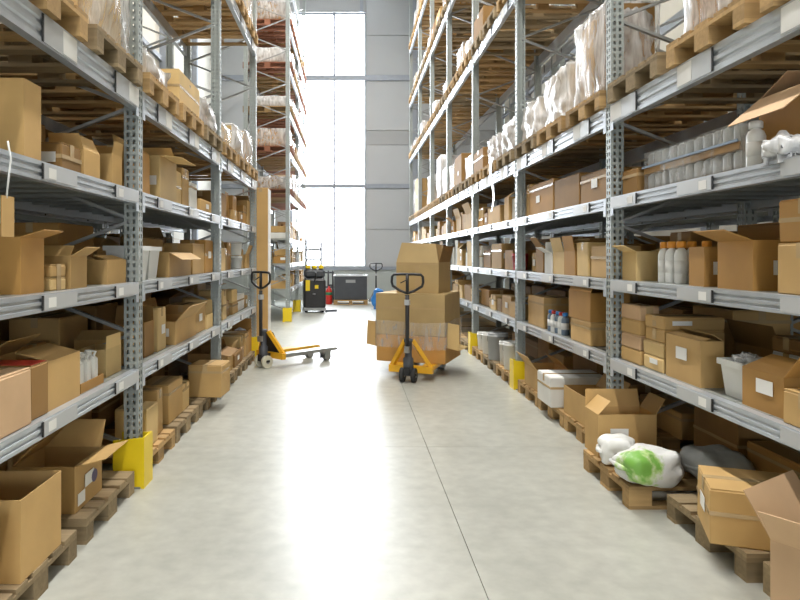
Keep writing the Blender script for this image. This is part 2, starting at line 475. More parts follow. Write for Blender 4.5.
def beam_mesh(s, hb, ln):
    k = ('beam', s, hb, ln)
    if k not in _cache:
        g = .009
        pr = [(0, 0), (0, .2), (g, .25), (g, .36), (0, .41), (0, .56), (g, .61), (g, .72), (0, .77), (0, 1), (.05, 1), (.05, 0)]
        _cache[k] = MB().prism([(s * u, (t - 1) * hb) for u, t in pr], 'y', 0, ln).mesh('beam', 'beam_steel')
    return _cache[k]
def boxmesh(name, mat, *b):
    k = (name, mat) + tuple(round(q, 4) for q in b)
    if k not in _cache: _cache[k] = MB().box(*b).mesh(name, mat)
    return _cache[k]
def deck_mesh(s):
    k = ('deck', s)
    if k not in _cache:
        w = .29; a, b = sorted((s * .055, s * (DEPTH - .055)))
        _cache[k] = MB().box(a, b, 0, w, -.003, 0).box(a, b, 0, .012, -.04, -.003).box(a, b, w - .012, w, -.04, -.003).box(a, b, w / 2 - .01, w / 2 + .01, -.03, -.003).mesh('shelf_panel', 'deck_steel')
    return _cache[k]

def build_rack(key):
    c = RACK[key]; s = c['s']; posts = c['posts']; y0 = posts[0]
    root = empty('pallet_rack', (c['F'], y0, 0)); tag(root, c['label'], 'rack', 'pallet racks along the aisle')
    xf, xr = s * .05, s * (DEPTH - .05)
    for y in posts:
        for x in (xf, xr):
            link('upright_post', POST, root, (x, y - y0, .012))
            link('foot_plate', boxmesh('foot_plate', 'grey_metal', -.07, .07, -.07, .07, 0, .012), root, (x, y - y0, 0))
        z = .27
        while z < POST_H - .9:
            for a, b in (((xf, z), (xr, z + .395)), ((xr, z + .395), (xf, z + .79))):
                kk = ('brace', s, a[0] == xf)
                if kk not in _cache:
                    _cache[kk] = MB().bar((a[0], 0, 0), (b[0], 0, b[1] - a[1]), .022, .035, up=(0, 1, 0)).mesh('brace', 'grey_metal')
                link('brace', _cache[kk], root, (0, y - y0, a[1]))
            z += .79
    for i in range(len(posts) - 1):
        ya, yb = posts[i] + .045, posts[i + 1] - .045; ln = round(yb - ya, 3)
        for li, (z, hb, deck) in enumerate(c['levels']):
            bf = link('beam', beam_mesh(s, hb, ln), root, (0, ya - y0, z))
            link('beam', beam_mesh(-s, hb, ln), root, (s * DEPTH, ya - y0, z))
            if ya > 19 and li > 3: pass
            px0, px1 = sorted((0, -s * .005))
            for k in range(3):                               # label plates with a dark slot at one end
                yn = ln - .44 - .955 * k; w = .38 if k else .44
                if yn < 0: continue
                hz = hb * (.94 if not deck else .9)
                link('label_plate', boxmesh('label_plate', 'plate_steel', px0, px1, 0, w, -hz, -hb + hz), bf, (0, yn, 0))
                qx = sorted((-s * .0005, -s * .0065))
                link('slot', boxmesh('slot', 'slot_black', qx[0], qx[1], -.014, 0, -hz, -hb + hz), bf, (0, yn, 0))
                tx = sorted((-s * .0051, -s * .0065))
                if ya < 14:
                    if deck: link('paper_label', boxmesh('paper_label', 'paper', tx[0], tx[1], .05, .13, -hb * .8, -hb * .25), bf, (0, yn, 0))
                    else: link('paper_label', boxmesh('paper_label', 'paper', tx[0], tx[1], w * .55, w * .98, -hb * .88, -hb * .1), bf, (0, yn, 0))
            for e in (0, ln - .05):                          # hooked connector at each end
                link('connector', boxmesh('connector', 'beam_steel', *sorted((-s * .003, 0)), 0, .05, -hb - .05, 0), bf, (0, e, 0))
            if deck:
                n = 9
                for k in range(n):
                    link('shelf_panel', deck_mesh(s), root, (0, ya - y0 + .01 + k * (ln - .31) / (n - 1), z))
    return root
for key in RACK: build_rack(key)

def guard(key, y, label):
    c = RACK[key]; s = c['s']
    r = empty('post_guard', (c['F'], y, 0)); tag(r, label, 'guard', 'yellow guards at the rack feet')
    a, b = sorted((-s * .045, s * .17)); g = MB()
    g.prism([(a, 0), (b, 0), (b, .35 if s < 0 else .33), (a, .33 if s < 0 else .35)], 'y', -.062, -.05)
    g.build('near_plate', 'yellow', r)
    fx = sorted((-s * .045, -s * .033))
    MB().box(fx[0], fx[1], -.05, .12, 0, .35).build('aisle_plate', 'yellow', r)
    MB().box(a, b, .12, .132, 0, .34).build('far_plate', 'yellow', r)
    for yy in (-.02, .08):
        MB().lathe([(.012, 0), (.012, .01), (.007, .016)], 8).build('bolt', 'grey_metal', r, (-s * .015, yy, 0))
guard('L', 4.53, 'yellow steel post guard between the floor pallets of cross-aisle rack')
guard('L', 10.13, 'yellow steel post guard right behind the empty pallet truck')
guard('R', 7.83, 'yellow steel post guard beside a white carton on sack-side rack')
guard('R', 10.63, 'yellow steel post guard right behind the loaded pallet truck')
guard('F', 15.8, 'yellow steel post guard at the forklift rack on cross aisle')
guard('F', 18.6, 'yellow steel post guard close to the black forklift')

# ------------------------------------------------------------------ goods: registry for labels
ITEMS = []
SHELF = {1: 'floor', 0: 'floor pallets', 2: 'lowest shelf', 3: 'middle shelf', 4: 'upper shelf', 5: 'first pallet tier', 6: 'second pallet tier', 7: 'third pallet tier', 8: 'fourth pallet tier', 9: 'fifth pallet tier'}
ORD = ['first', 'second', 'third', 'fourth', 'fifth', 'sixth', 'seventh', 'eighth', 'ninth', 'tenth', 'eleventh', 'twelfth', 'thirteenth', 'fourteenth', 'fifteenth', 'sixteenth']
def bay_of(key, y):
    p = RACK[key]['posts']
    for i in range(len(p) - 1):
        if y < p[i + 1]: return i
    return len(p) - 2
def bay_name(key, i):
    if key == 'L': return ['third bay from cross aisle', 'second bay from cross aisle', 'cross-aisle end bay'][i]
    if key == 'F': return ["forklift rack's cross-aisle bay", "forklift rack's window bay"][i]
    if key == 'Q': return ['cross-aisle backing rack, third bay', 'cross-aisle backing rack, second bay', 'cross-aisle backing rack, end bay'][i]
    if key == 'P': return ['rack backing sack bay', 'rack backing bay after sack bay', 'rack backing fifth sack-row bay', 'rack backing fourth sack-row bay'][i]
    return ['sack bay', 'bay after sack bay', 'fifth sack-row bay from window', 'fourth sack-row bay from window', 'third sack-row bay from window', 'second sack-row bay from window', 'first sack-row bay from window'][i]
RNAME = {'L': 'cross-aisle rack', 'R': 'sack-side rack', 'F': 'forklift rack', 'P': 'rack behind the sacks', 'Q': 'rack behind the cross-aisle rack'}
def reg(o, adjs, noun, key, level, y, row='front', stack=None, sid=None):
    ITEMS.append(dict(o=o, adjs=adjs, noun=noun, key=key, level=level, y=y, row=row, stack=stack, sid=sid, bay=bay_of(key, y)))
def finish_labels():
    groups = {}
    for it in ITEMS:
        groups.setdefault((it['key'], it['level'], it['bay'], it['noun'], it['row']), []).append(it)
    for (key, level, bay, noun, row), its in groups.items():
        its.sort(key=lambda i: -i['y'])
        n = 0; seen = {}
        for it in its:
            k = it['sid'] if it['sid'] is not None else id(it)
            if k not in seen: seen[k] = n; n += 1
            it['n'] = seen[k]
        for it in its:
            adjs = list(it['adjs'])
            if it['stack']: adjs.insert(0, it['stack'])
            if row == 'back': adjs.insert(0, 'back-row')
            where = SHELF[level] + ', ' + bay_name(key, bay)
            pos = '' if n == 1 else ORD[min(it['n'], 15)] + ' ' + noun.split()[-1] + ' from window end, '
            while True:
                lab = ' '.join(adjs + [noun]) + ', ' + pos + where
                if len(lab.split()) <= 16 or len(adjs) <= 1: break
                adjs.pop(1 if it['stack'] or row == 'back' else 0)
            cat = noun.split()[-1]
            tag(it['o'], lab, cat, cat + 's on the ' + SHELF[level] + ' of ' + RNAME[key])

TONES = ['tan', 'dark brown', 'pale tan', 'orange-brown', 'white', 'pinkish tan', 'grey', 'olive tan']
def carton(name, loc, dx, dy, h, s=1, rot=0.0, tone=0, flaps=None, lab=None, tape=True, seed=0, simple=False, t_flap=None):
    """cardboard box; flaps = opening angles (aisle, far, near, rack side), None for a flap folded inside"""
    rng = random.Random(seed * 7 + 3)
    r = empty(name, loc, rot); mat = 'card%d' % tone; ft = 'card%d' % (tone if t_flap is None else t_flap)
    hx, hy = dx / 2, dy / 2
    if flaps is None:
        link('body', chamfer_box(dx, dy, h - .004, .006, .004, rng), r); r.children[0].data.materials.append(MATS[mat])
        if not simple:
            if dx < dy:
                MB().box(-hx + .004, -.002, -hy + .004, hy - .004, h - .006, h).build('flap', mat, r)
                MB().box(.002, hx - .004, -hy + .004, hy - .004, h - .006, h).build('flap', mat, r)
                if tape:
                    MB().box(-.025, .025, -hy - .001, hy + .001, h, h + .0012).box(-.025, .025, -hy - .0025, -hy - .0008, h - .07, h + .0012).build('tape', 'tape', r)
            else:
                MB().box(-hx + .004, hx - .004, -hy + .004, -.002, h - .006, h).build('flap', mat, r)
                MB().box(-hx + .004, hx - .004, .002, hy - .004, h - .006, h).build('flap', mat, r)
                if tape:
                    x = -s * hx; x0, x1 = sorted((x - s * .0025, x - s * .0008))
                    MB().box(-hx - .001, hx + .001, -.025, .025, h, h + .0012).box(x0, x1, -.025, .025, h - .07, h + .0012).build('tape', 'tape', r)
    else:
        t = .005
        b = MB().box(-hx, hx, -hy, hy, 0, t)
        jit = [rng.uniform(-.006, .006) for _ in range(8)]
        b.box(-hx, -hx + t, -hy, hy, t, h).box(hx - t, hx, -hy, hy, t, h).box(-hx + t, hx - t, -hy, -hy + t, t, h).box(-hx + t, hx - t, hy - t, hy, t, h)
        b.v = [(x * (1 + (.012 if z > t else 0) * jit[0] * 60), y * (1 + (.012 if z > t else 0) * jit[1] * 60), z) for x, y, z in b.v]
        b.build('body', mat, r)
        L = min(dx, dy) / 2 - .004
        spec = [(-s, 0, hy, hx), (0, 1, hx, hy), (0, -1, hx, hy), (s, 0, hy, hx)]
        for (ox, oy, half, dist), a in zip(spec, flaps):
            if a is None: continue
            a = R(a + rng.uniform(-6, 6)); o = Vector((ox, oy, 0)); e = Vector((-oy, ox, 0)); up = Vector((0, 0, 1))
            hinge = o * (dist - .002) + up * (h - .001 if a < 1.6 else h + .001)
            d = o * math.sin(a) + up * math.cos(a); nn = (o * math.cos(a) - up * math.sin(a)) * .002
            tw = rng.uniform(-.04, .04); d2 = (d + nn * 20 * tw)
            q = []
            for sg in (-1, 1):
                for (tt, hw, dd) in ((0, half - .003, d), (L, half - .012, d2)):
                    q.append((hinge + dd * tt, hw, sg))
            p = [hinge - e * (half - .003) - nn, hinge + e * (half - .003) - nn, hinge + d2 * L + e * (half - .012) - nn, hinge + d * L - e * (half - .012) - nn]
            MB().quadbox(p + [v + nn * 2 for v in p]).build('flap', ft, r)
    if flaps is None and not simple and h > .15 and rng.random() < .5:      # sealing strip around the visible walls
        z = h * rng.uniform(.45, .8); xs = sorted((-s * (hx + .0012), -s * (hx + .003)))
        MB().box(xs[0], xs[1], -hy, hy, z, z + .022).box(-hx, hx, -hy - .003, -hy - .0012, z, z + .022).build('tape', 'tape', r)
    if lab:
        w = min(.13, (dy if lab == 'a' else dx) * .4); hh = min(.075, h * .35); z = h * rng.uniform(.3, .5)
        if lab == 'a':
            x0, x1 = sorted((-s * (hx + .004), -s * (hx + .006))); y = rng.uniform(-.1, .1) * dy
            MB().box(x0, x1, y - w / 2, y + w / 2, z, z + hh).build('label', 'paper', r)
        else:
            x = -s * hx * rng.uniform(.25, .5)
            MB().box(x - w / 2, x + w / 2, -hy - .006, -hy - .004, z, z + hh).build('label', 'paper', r)
    adjs = []
    v = dx * dy * h
    if h > 1.3 * max(dx, dy): adjs.append('tall')
    elif h < .45 * min(dx, dy): adjs.append('flat')
    elif v < .012: adjs.append('small')
    elif v > .06: adjs.append('large')
    adjs.append('open' if flaps is not None else 'closed')
    if lab: adjs.append('labelled')
    adjs.append(TONES[tone])
    r['_a'] = ' '.join(adjs)
    return r, adjs

OCC = {}
def occupy(key, level, y0, y1, u0, u1): OCC.setdefault((key, level), []).append((y0, y1, u0, u1))
def is_free(key, level, y0, y1, u0, u1):
    return all(y1 <= a or y0 >= b or u1 <= c or u0 >= d for a, b, c, d in OCC.get((key, level), []))
def level_z(key, level): return 0.0 if level == 1 else .146 if level == 0 else RACK[key]['levels'][level - 2][0]

def put_carton(key, level, y0, y1, u, dep, h, o=None, t=0, lab=None, st=None, base=0, rot=0, sid=None, row='front', tape=1, simple=False, name='carton', tf=None):
    c = RACK[key]; s = c['s']; seed = len(ITEMS) + 11
    ob, adjs = carton(name, (c['F'] + s * (u + dep / 2), (y0 + y1) / 2, level_z(key, level) + base), dep, y1 - y0, h, s, R(rot), t, o, lab, bool(tape), seed, simple, tf)
    del ob['_a']
    occupy(key, level, y0, y1, u, u + dep)
    if st and sid is None: sid = 'st%.2f' % y0
    reg(ob, adjs, 'carton', key, level, (y0 + y1) / 2, row, st, sid)
    return ob

# ---- pallets
PAL_W, PAL_L, PAL_H = .80, 1.2, .144
def pallet_parts():
    top = [-.35, -.19, 0, .19, .35]; wd = [.145, .10, .145, .10, .145]
    parts = []
    for y, w in zip((-.3275, -.175, 0, .175, .3275), wd): parts.append(('deck_board', (-.6, .6, y - w / 2, y + w / 2, .122, .144)))
    for x in (-.5275, 0, .5275): parts.append(('stringer_board', (x - .0725, x + .0725, -.4, .4, .100, .122)))
    for y, w in ((-.35, .1), (0, .145), (.35, .1)):
        parts.append(('bottom_board', (-.6, .6, y - w / 2, y + w / 2, 0, .022)))
        for x in (-.5275, 0, .5275): parts.append(('block', (x - .0725, x + .0725, y - w / 2, y + w / 2, .022, .100)))
    return parts
PARTS = pallet_parts()
def pallet(loc, rot=0.0, detail=True, mat='wood'):
    """euro pallet, long side along local x"""
    if detail:
        r = empty('wooden_pallet', loc, rot)
        for nm, b in PARTS:
            cx, cy, cz = (b[0] + b[1]) / 2, (b[2] + b[3]) / 2, b[4]
            link(nm, boxmesh(nm, mat, b[0] - cx, b[1] - cx, b[2] - cy, b[3] - cy, 0, b[5] - b[4]), r, (cx, cy, cz))
        return r
    k = ('pal', mat)
    if k not in _cache:
        m = MB()
        for nm, b in PARTS: m.box(*b)
        _cache[k] = m.mesh('wooden_pallet', mat)
    return link('wooden_pallet', _cache[k], None, loc, rot)
def put_pallet(key, level, y, front=0.0, detail=True, mat='wood', rot=0.0, word='weathered'):
    c = RACK[key]; z = 0 if level == 0 else level_z(key, level)
    o = pallet((c['F'] + c['s'] * (front + PAL_L / 2), y, z), R(rot), detail, mat)
    reg(o, ['wooden'] if mat == 'wood' else (['greyed', 'wooden'] if mat == 'wood_grey' else ['reddish', 'wooden']), 'pallet', key, level, y)
    return o

# ---- pallet loads
def wrapped_load(loc, dx, dy, h, s, seed, film='film', core=(0, 0), simple=False, lump=.02):
    rng = random.Random(seed)
    r = empty('wrapped_load', loc)
    n = 1 if simple else rng.choice((1, 2)); rows = 1 if simple else max(1, int(h / .38))
    for j in range(rows):
        for i in range(n):
            w = dy / n; t = rng.choice((0, 1, 2, 3))
            me = chamfer_box(dx - .15, w - .13 / n, h / rows - .012, .006, .004, rng); me.materials.append(MATS['card%d' % t])
            link('inner_carton', me, r, (0, -dy / 2 + w * (i + .5), .004 + j * h / rows))
    me = lumpy(dx, dy, h + .04, lump, 5 if simple else 15, seed, freq=5.0, round_=.05); me.materials.append(MATS[film])
    link('plastic_film', me, r)
    return r

def put_load(key, level, y, kind, h, dy=.74, dx=1.08, front=.05, seed=0, simple=False, tone=None):
    c = RACK[key]; s = c['s']; z = level_z(key, level) + PAL_H
    loc = (c['F'] + s * (front + dx / 2), y, z); rng = random.Random(seed * 3 + 1)
    if kind == 'carton':
        t = rng.choice((0, 1, 2, 3)) if tone is None else tone
        o, adjs = carton('large_carton', loc, dx, dy, h, s, 0, t, None, rng.choice((None, 'a')), True, seed, simple)
        del o['_a']; reg(o, adjs, 'carton', key, level, y)
    elif kind == 'white':
        o = wrapped_load(loc, dx, dy, h, s, seed, 'film_white', simple=simple, lump=.05 if simple else .06); reg(o, ['white', 'baggy', 'film-wrapped'], 'load', key, level, y)
    else:
        o = wrapped_load(loc, dx, dy, h, s, seed, 'film', simple=simple); reg(o, ['clear', 'film-wrapped', 'carton'], 'load', key, level, y)
    return o

# ---- small containers
def bottle(loc, r=.036, h=.26, body='white_plastic', cap='orange_plastic'):
    o = empty('bottle', loc)
    MB().lathe([(r * .9, 0), (r, .01), (r, h * .68), (r * .8, h * .78), (r * .42, h * .84), (r * .42, h * .86)], 14).build('bottle_body', body, o)
    MB().lathe([(r * .72, h * .845), (r * .72, h * .98), (r * .6, h)], 12).build('cap', cap, o)
    MB().lathe([(r * 1.01, h * .25), (r * 1.01, h * .55)], 14).build('label_band', 'paper', o)
    return o
def bucket(loc, r, h, mat='white_plastic', lid=True):
    o = empty('bucket', loc)
    MB().lathe([(r * .86, 0), (r * .9, .01), (r, h * .9), (r * 1.04, h * .9), (r * 1.04, h * .94), (r, h * .95), (r, h), (r * .97, h), (r * .95, h * .93)] if lid else
               [(r * .86, 0), (r, h * .95), (r * 1.04, h * .95), (r * 1.04, h), (r * .97, h), (r * .97, h - .01)], 20).build('bucket_body', mat, o)
    if lid: MB().lathe([(r * 1.02, h), (r * 1.02, h + .012), (r * .9, h + .012), (r * .88, h + .006), (0.001, h + .006)], 20).build('lid', mat, o)
    MB().tube([(r * 1.03 * math.cos(a), r * 1.05 * math.sin(a), h * .92 - .5 * h * math.sin(max(0, math.pi * k / 8)) ) for k in range(9) for a in [math.pi * k / 8]], .004, 6).build('handle', 'grey_metal', o)
    return o
def tub(loc, dx, dy, h, mat='white_plastic', wrapped=False):
    """tapered open bin with a thick rim"""
    o = empty('plastic_tub', loc); b = MB()
    def ring(k, z): return [(-dx / 2 * k, -dy / 2 * k, z), (dx / 2 * k, -dy / 2 * k, z), (dx / 2 * k, dy / 2 * k, z), (-dx / 2 * k, dy / 2 * k, z)]
    rs = [ring(.8, 0), ring(1, h), ring(.96, h), ring(.77, .008)]
    for q in rs: b.v += q
    for i in range(3):
        for k in range(4):
            b.f.append((i * 4 + k, i * 4 + (k + 1) % 4, i * 4 + 4 + (k + 1) % 4, i * 4 + 4 + k)); b.smooth.append(False)
    b.f += [(0, 3, 2, 1), (12, 13, 14, 15)]; b.smooth += [False, False]
    b.build('tub_body', mat, o)
    m = MB(); e = .012
    m.box(-dx / 2 - e, dx / 2 + e, -dy / 2 - e, -dy / 2 + .004, h - .03, h + .004).box(-dx / 2 - e, dx / 2 + e, dy / 2 - .004, dy / 2 + e, h - .03, h + .004)
    m.box(-dx / 2 - e, -dx / 2 + .004, -dy / 2, dy / 2, h - .03, h + .004).box(dx / 2 - .004, dx / 2 + e, -dy / 2, dy / 2, h - .03, h + .004).build('rim', mat, o)
    if wrapped:
        me = lumpy(dx * .9, dy * .9, h * .45, .03, 7, 5, freq=9, round_=.06); me.materials.append(MATS['film']); link('plastic_liner', me, o, (0, 0, h * .8))
    return o
def crate(loc, dx, dy, h, mat='grey_plastic'):
    o = empty('plastic_crate', loc); b = MB(); t = .015
    b.box(-dx / 2, dx / 2, -dy / 2, dy / 2, 0, t).box(-dx / 2, -dx / 2 + t, -dy / 2, dy / 2, t, h).box(dx / 2 - t, dx / 2, -dy / 2, dy / 2, t, h)
    b.box(-dx / 2, dx / 2, -dy / 2, -dy / 2 + t, t, h).box(-dx / 2, dx / 2, dy / 2 - t, dy / 2, t, h).build('crate_body', mat, o)
    for z in (h * .3, h * .6, h - .02):
        MB().box(-dx / 2 - .008, dx / 2 + .008, -dy / 2 - .008, -dy / 2, z, z + .02).box(-dx / 2 - .008, dx / 2 + .008, dy / 2, dy / 2 + .008, z, z + .02) \
            .box(-dx / 2 - .008, -dx / 2, -dy / 2, dy / 2, z, z + .02).box(dx / 2, dx / 2 + .008, -dy / 2, dy / 2, z, z + .02).build('rib', mat, o)
    return o
def put(o, key, level, y, u, adjs, noun, base=0, row='front', half=.1, stack=None, sid=None):
    c = RACK[key]; o.location = (c['F'] + c['s'] * u, y, level_z(key, level) + base)
    occupy(key, level, y - half, y + half, u - half, u + half)
    reg(o, adjs, noun, key, level, y, row, stack, sid)
    return o

# ------------------------------------------------------------------ cartons placed one by one (rack, level, y near, y far, setback, depth, height, options)
PLACED = [
    ('R', 3, 4.70, 4.94, .07, .20, .215, dict(o=(60, None, None, 70), t=2)),
    ('R', 3, 4.62, 4.92, .42, .34, .357, dict(t=1, row='back')),
    ('R', 3, 3.80, 3.97, .07, .30, .234, dict(o=(None, None, None, -70), t=3, lab='n')),
    ('R', 3, 3.34, 3.66, .07, .48, .262, dict(o=(72, None, None, -80), t=3, lab='n')),
    ('R', 3, 2.80, 3.12, .05, .40, .24, dict(t=0)),
    ('R', 3, 2.80, 3.12, .06, .34, .20, dict(t=3, base=.245, lab='n', st='upper')),
    ('R', 2, 3.84, 4.258, .07, .14, .275, dict(o=(-80, None, None, -50), t=0, lab='a')),
    ('R', 2, 3.10, 3.43, .07, .38, .20, dict(o=(-70, None, 40, -60), t=3, lab='a')),
    ('R', 2, 2.78, 3.05, .03, .30, .16, dict(t=0)),
    ('R', 2, 3.60, 3.85, .50, .40, .22, dict(t=4, row='back', st='lower')),
    ('R', 2, 3.60, 3.85, .50, .38, .09, dict(t=1, row='back', base=.221, st='upper')),
    ('R', 0, 5.50, 6.08, .0, .30, .25, dict(o=(None, None, None, 40), t=0)),
    ('R', 0, 6.22, 6.66, -.08, .55, .29, dict(t=4)),
    ('R', 0, 6.95, 7.44, .0, .34, .232, dict(o=(30, None, None, -40), t=0)),
    ('R', 4, 6.628, 7.517, .07, .42, .345, dict(t=3, lab='a')),
    ('R', 4, 5.876, 6.579, .07, .42, .307, dict(t=1)),
    ('R', 4, 5.20, 5.837, .07, .42, .265, dict(t=1, lab='a')),
    ('R', 4, 8.97, 9.75, .07, .30, .26, dict(t=0)),
    ('R', 4, 4.68, 4.94, .07, .22, .188, dict(t=1)),
    ('R', 3, 6.972, 7.234, .07, .28, .277, dict(o=(40, None, None, 30), t=1)),
    ('R', 3, 6.287, 6.628, .07, .30, .219, dict(o=(10, None, None, -20), t=2)),
    ('R', 3, 5.653, 5.927, .07, .30, .302, dict(t=2)),
    ('R', 3, 5.20, 5.583, .07, .26, .263, dict(t=0)),
    ('R', 2, 6.95, 7.55, .07, .32, .33, dict(t=0)),
    ('R', 2, 5.60, 6.10, .07, .34, .207, dict(t=0, st='lower')),
    ('R', 2, 5.60, 6.15, .07, .34, .25, dict(o=(-30, None, None, 10), t=3, base=.21, st='upper')),
    ('L', 4, 3.05, 3.22, .07, .40, .386, dict(o=(None, None, None, 20), t=0)),
    ('L', 4, 3.45, 3.70, .07, .26, .157, dict(t=1, lab='n')),
    ('L', 4, 3.74, 3.978, .07, .20, .166, dict(o=(-25, None, 30, None), t=0)),
    ('L', 4, 4.18, 4.362, .07, .20, .21, dict(o=(5, None, None, None), t=0)),
    ('L', 3, 3.02, 3.25, .07, .42, .27, dict(o=(70, None, None, 15), t=3)),
    ('L', 3, 3.326, 3.50, .07, .18, .068, dict(t=2, st='lower')),
    ('L', 3, 3.326, 3.50, .07, .18, .066, dict(t=0, base=.071, st='upper')),
    ('L', 3, 3.56, 3.78, .07, .20, .18, dict(o=(62, None, -50, 50), t=0)),
    ('L', 3, 4.10, 4.44, .07, .20, .155, dict(o=(-70, None, None, 70), t=0)),
    ('L', 3, 5.50, 6.25, .07, .26, .21, dict(o=(118, None, None, 10), t=0)),
    ('L', 2, 2.74, 3.025, .02, .26, .262, dict(t=5)),
    ('L', 2, 3.25, 3.635, .05, .36, .25, dict(o=(-75, None, None, -60), t=0)),
    ('L', 2, 4.156, 4.43, .10, .18, .18, dict(o=(4, None, None, None), t=2)),
    ('L', 2, 5.70, 6.45, .07, .36, .202, dict(o=(40, None, None, 10), t=0, lab='n')),
    ('L', 0, 2.88, 3.284, .0, .40, .37, dict(o=(None, None, None, 25), t=0)),
    ('L', 0, 3.66, 4.06, .09, .36, .265, dict(o=(72, 30, None, -40), t=0, lab='a')),
    ('L', 0, 4.86, 5.14, .06, .24, .306, dict(t=2)),
    ('L', 0, 5.26, 5.42, .1, .28, .36, dict(t=0)),
    ('L', 0, 5.60, 6.05, .1, .26, .34, dict(t=0)),
    ('L', 0, 6.06, 6.30, .1, .26, .25, dict(t=2)),
]
for key, lv, y0, y1, u, dep, h, o in PLACED:
    ob = put_carton(key, lv, y0, y1, u, dep, h, **o)
    if (key, lv, y0) == ('L', 0, 3.66):                      # printed oval mark and a second slip on this one
        x = dep / 2 + .005
        MB().prism([(.07 + .045 * math.cos(k * math.pi / 8), .13 + .038 * math.sin(k * math.pi / 8)) for k in range(16)], 'x', x, x + .0012).build('printed_mark', 'purple', ob)
        MB().box(x, x + .0012, -.17, -.07, .03, .10).build('label', 'paper', ob)

# stack of four shallow cartons by the post and the paired boxes next to it
for k in range(4):
    put_carton('R', 2, 4.62, 4.94, .06, .14, .104, t=5 if k % 2 else 0, base=.106 * k, st=['lowest', 'second-lowest', 'second-highest', 'topmost'][k], sid='four')
for k in range(2):
    put_carton('R', 2, 4.30, 4.58, .07, .24, .098, t=2, base=.10 * k, st=['lowest', 'second-lowest'][k], sid='pair', lab='a' if k == 0 else None)
for k in range(2):
    put_carton('R', 2, 4.30, 4.58, .08, .40, .085, t=0, base=.20 + .087 * k, st=['second-highest', 'topmost'][k], sid='pair', lab='n' if k else None)

# bottles, tubs, jugs and other loose goods on the shelves
for k, (y, u) in enumerate([(4.38, .12), (4.28, .12), (4.18, .13), (4.33, .21), (4.22, .22), (4.08, .24), (4.06, .34), (4.06, .43), (4.05, .52), (4.15, .38)]):
    put(bottle((0, 0, 0), .040, .275), 'R', 3, y, u, ['white', 'orange-capped'], 'bottle', half=.042)
for k, (y, u) in enumerate([(6.78, .10), (6.68, .10), (6.58, .11), (6.48, .11), (6.40, .12)]):
    put(bottle((0, 0, 0), .038, .22, 'white_plastic' if k % 2 else 'blue_grey', 'red' if k % 2 else 'blue'), 'R', 2, y, u, ['white', 'red-capped'] if k % 2 else ['blue', 'blue-capped'], 'bottle', half=.04)
put(tub((0, 0, 0), .20, .22, .20, 'white_plastic', True), 'R', 2, 3.58, .20, ['white', 'film-lined'], 'tub', half=.12)
put(tub((0, 0, 0), .24, .26, .25, 'white_plastic'), 'L', 3, 4.80, .18, ['white'], 'tub', half=.14)
put(tub((0, 0, 0), .24, .26, .25, 'white_plastic'), 'L', 3, 5.14, .20, ['white'], 'tub', half=.14)
put(crate((0, 0, 0), .34, .42, .17), 'L', 4, 3.76, .60, ['grey', 'ribbed'], 'crate', half=.22)
put(crate((0, 0, 0), .34, .42, .17, 'blue_grey'), 'R', 5, 4.62, .85, ['blue-grey', 'ribbed'], 'crate', base=PAL_H, half=.2)
for k, (y, r, h) in enumerate([(9.05, .125, .17), (9.05, .125, .17)]):
    put(bucket((0, 0, 0), r, h), 'L', 3, y, .17, ['white', 'lidded'], 'bucket', base=.19 * k, half=.14, stack=['lower', 'upper'][k], sid='bk')
put(bucket((0, 0, 0), .10, .2, 'red'), 'R', 3, 8.25, .16, ['red', 'lidded'], 'bucket', half=.12)
for k in range(2):
    put(tub((0, 0, 0), .09, .08, .13, 'white_plastic'), 'L', 2, 4.085, .22 + .16 * k, ['small', 'white'], 'tub', half=.07)

def jug(loc):
    o = empty('jug', loc)
    me = chamfer_box(.10, .085, .17, .018, .002, random.Random(3)); me.materials.append(MATS['white_plastic']); link('jug_body', me, o)
    MB().lathe([(.022, .165), (.022, .20), (.018, .205)], 12).build('cap', 'white_plastic', o)
    MB().tube([(.03, 0, .165), (.045, 0, .195), (.02, 0, .20), (.0, 0, .185)], .008, 6).build('handle', 'white_plastic', o)
    return o
tr = empty('carton_tray', (0, 0, 0))
MB().box(-.13, .13, -.17, .17, 0, .004).box(-.13, -.126, -.17, .17, .004, .055).box(.126, .13, -.17, .17, .004, .055).box(-.126, .126, -.17, -.166, .004, .055).box(-.126, .126, .166, .17, .004, .055).build('tray_body', 'card3', tr)
put(tr, 'L', 2, 3.84, .19, ['shallow', 'brown', 'cardboard'], 'tray', half=.17)
for k in range(6):
    j = jug((0, 0, 0)); put(j, 'L', 2, 3.735 + .105 * (k % 3), .13 + .115 * (k // 3), ['white', 'plastic'], 'jug', base=.005, half=.01)
rc = put_carton('L', 2, 3.06, 3.235, .04, .40, .262, t=1, tape=0)
MB().box(-.10, .195, -.075, .075, .2625, .2645).build('red_tape', 'red_tape', rc); ITEMS[-1]['adjs'] = ['red-taped', 'dark brown']

# film-wrapped bundle of trays, draped carton and crumpled film on the upper shelf of the sack bay
def bundle():
    o = empty('tray_bundle', (0, 0, 0))
    MB().box(-.27, .27, -.56, .56, 0, .02).build('base_sheet', 'card1', o)
    MB().box(-.275, .275, -.565, .565, .125, .165).build('middle_tray', 'card1', o)
    for nm, z in (('lower_bottle', .02), ('upper_bottle', .165)):
        for k in range(11):
            for x in (-.22, -.11, 0, .11, .22):
                if x > -.2 and 0 < k < 10: continue
                MB().lathe([(.044, 0), (.046, .02), (.046, .09), (.03, .104)], 10).build('bottle', 'grey_plastic', o, (x, -.51 + k * .102, z))
    me = lumpy(.57, 1.16, .285, .008, 9, 21, round_=.02); me.materials.append(MATS['film_clear']); link('plastic_film', me, o)
    MB().box(-.29, -.285, -.57, .57, .165, .178).build('strap', 'blue_grey', o)
    return o
put(bundle(), 'R', 4, 4.045, .36, ['film-wrapped', 'bottle-tray'], 'bundle', half=.30)
